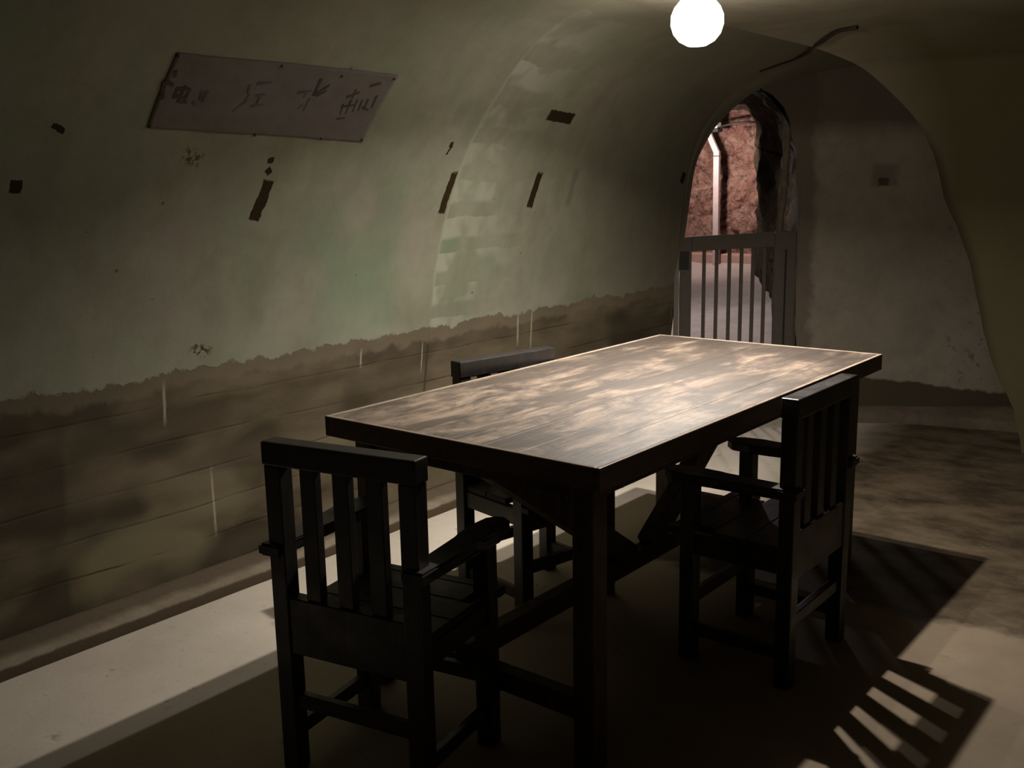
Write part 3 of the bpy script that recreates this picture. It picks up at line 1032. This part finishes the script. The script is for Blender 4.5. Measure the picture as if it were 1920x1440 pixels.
# cable across the vault
cab = [(-.318, 3.202, 1.885), (-.207, 3.189, 1.908), (-.116, 3.156, 1.922), (.022, 2.989, 1.925), (.12, 2.80, 1.922), (.237, 2.618, 1.917), (.359, 2.483, 1.934), (.455, 2.441, 1.936)]
cc = crom(cab, 40)
bm = bmesh.new()
tube(bm, [tuple(c) for c in cc], [.0045 + .005 * min(1, i / 25) for i in range(40)], 8)
o = link_mesh('ceiling_cable', bm, M_CABLE, smooth=True)
tag(o, 'dark crooked cable stretched across the vault above the rock doorway', 'cable')

# ------------------------------------------------------------------ faded notice on the left vault
def wall_point(y, z, off=0.0):
    R = left_ring(y)
    x = float(np.interp(z, R[:, 1], R[:, 0]))
    k = int(np.clip(np.searchsorted(R[:, 1], z), 1, NL - 1))
    t = R[k] - R[k - 1]
    n = Vector((t[1], 0, -t[0])).normalized()
    c = roughen((x, y, z), n, 0.010)
    return c + n * off
NZ0, NZ1, NY0, NY1 = 1.508, 1.708, -0.096, 0.727
nt = empty('paper_notice', wall_point((NY0 + NY1) / 2, NZ0, 0.0))
tag(nt, 'faded grey paper notice with worn brush writing high on the left vault', 'notice')
org = nt.location.copy()
def sheet(bm, quad, off, nu, nv):
    """quad of (y,z) corners draped on the vault with thickness"""
    (ya, za), (yb, zb), (yc, zc), (yd, zd) = quad
    fr, bk = [], []
    for i in range(nu + 1):
        s = i / nu
        rf, rb = [], []
        for j in range(nv + 1):
            t = j / nv
            y = (ya * (1 - s) + yb * s) * (1 - t) + (yd * (1 - s) + yc * s) * t
            z = (za * (1 - s) + zb * s) * (1 - t) + (zd * (1 - s) + zc * s) * t
            rf.append(bm.verts.new(wall_point(y, z, off) - org))
            rb.append(bm.verts.new(wall_point(y, z, off - .0012) - org))
        fr.append(rf); bk.append(rb)
    for g_ in (fr, bk):
        for a, b in zip(g_, g_[1:]):
            for k in range(nv): bm.faces.new((a[k], a[k + 1], b[k + 1], b[k]))
    for k in range(nv):
        bm.faces.new((fr[0][k], bk[0][k], bk[0][k + 1], fr[0][k + 1])); bm.faces.new((fr[-1][k], fr[-1][k + 1], bk[-1][k + 1], bk[-1][k]))
    for k in range(nu):
        bm.faces.new((fr[k][0], fr[k + 1][0], bk[k + 1][0], bk[k][0])); bm.faces.new((fr[k][nv], bk[k][nv], bk[k + 1][nv], fr[k + 1][nv]))
bm = bmesh.new()
sheet(bm, [(NY0, NZ0 + .014), (NY1 - .01, NZ0 - .008), (NY1, NZ1 - .002), (NY0 + .005, NZ1)], .003, 60, 26)
link_mesh('paper_sheet', bm, M_PAPER, nt, True)
# brush strokes, in the sheet's own (u,v): u 0..1 left to right, v 0..1 bottom to top
def strokes(name, lst, mat):
    bm = bmesh.new()
    for (u0_, v0_, u1_, v1_, wd) in lst:
        a = Vector((NY0 + u0_ * (NY1 - NY0), NZ0 + v0_ * (NZ1 - NZ0)))
        b = Vector((NY0 + u1_ * (NY1 - NY0), NZ0 + v1_ * (NZ1 - NZ0)))
        d = (b - a).normalized()
        n = Vector((-d.y, d.x)) * wd / 2
        sheet(bm, [tuple(a - n), tuple(b - n * .7), tuple(b + n * .7), tuple(a + n)], .0040, 6, 2)
    link_mesh(name, bm, mat, nt)
strokes('brush_character', [(.005, .66, .012, .50, .014), (.012, .66, .040, .62, .012), (.012, .50, .020, .44, .016), (.06, .60, .058, .46, .010), (.06, .58, .105, .60, .010), (.085, .63, .080, .44, .010),
                            (.065, .50, .10, .48, .010), (.105, .60, .103, .44, .010), (.075, .44, .115, .42, .010), (.025, .80, .034, .72, .012)], M_INK)
strokes('brush_character', [(.155, .58, .16, .46, .010), (.175, .60, .172, .44, .010), (.135, .44, .150, .40, .010)], M_INK2)
strokes('brush_character', [(.33, .70, .34, .58, .008), (.36, .72, .42, .74, .009), (.35, .58, .34, .44, .008), (.35, .50, .31, .34, .008), (.38, .56, .42, .58, .008), (.40, .54, .40, .42, .008), (.38, .42, .43, .44, .008)], M_INK2)
strokes('brush_character', [(.635, .84, .640, .60, .012), (.645, .62, .69, .76, .010), (.655, .60, .69, .68, .008)], M_INK)
strokes('brush_character', [(.56, .62, .62, .66, .008), (.60, .66, .60, .56, .008), (.63, .56, .625, .38, .008), (.61, .46, .595, .40, .008)], M_INK2)
strokes('brush_character', [(.80, .62, .85, .70, .009), (.825, .74, .83, .60, .007), (.80, .52, .81, .36, .007), (.83, .58, .835, .38, .007), (.86, .60, .865, .42, .007), (.80, .48, .86, .52, .007), (.885, .60, .89, .44, .007),
                            (.91, .62, .915, .46, .007), (.885, .80, .93, .86, .009), (.945, .68, .95, .50, .009), (.90, .50, .94, .46, .007), (.80, .30, .84, .32, .006)], M_INK)
for (y, z) in ((NY0 + .012, NZ1 - .006), (NY0 + .006, NZ0 + .018), (NY1 - .012, NZ1 - .012), (NY1 - .02, NZ0 + .002), (.26, NZ1 - .008), (.27, NZ0 + .004), (.50, NZ1 - .02), (.53, NZ0)):
    bm = bmesh.new()
    c = wall_point(y, z, 0.0042) - org
    bmesh.ops.create_icosphere(bm, subdivisions=1, radius=.0055, matrix=Matrix.Translation(c) @ Matrix.Scale(.5, 4, (1, 0, 0)))
    link_mesh('nail_head', bm, M_DARKM, nt)
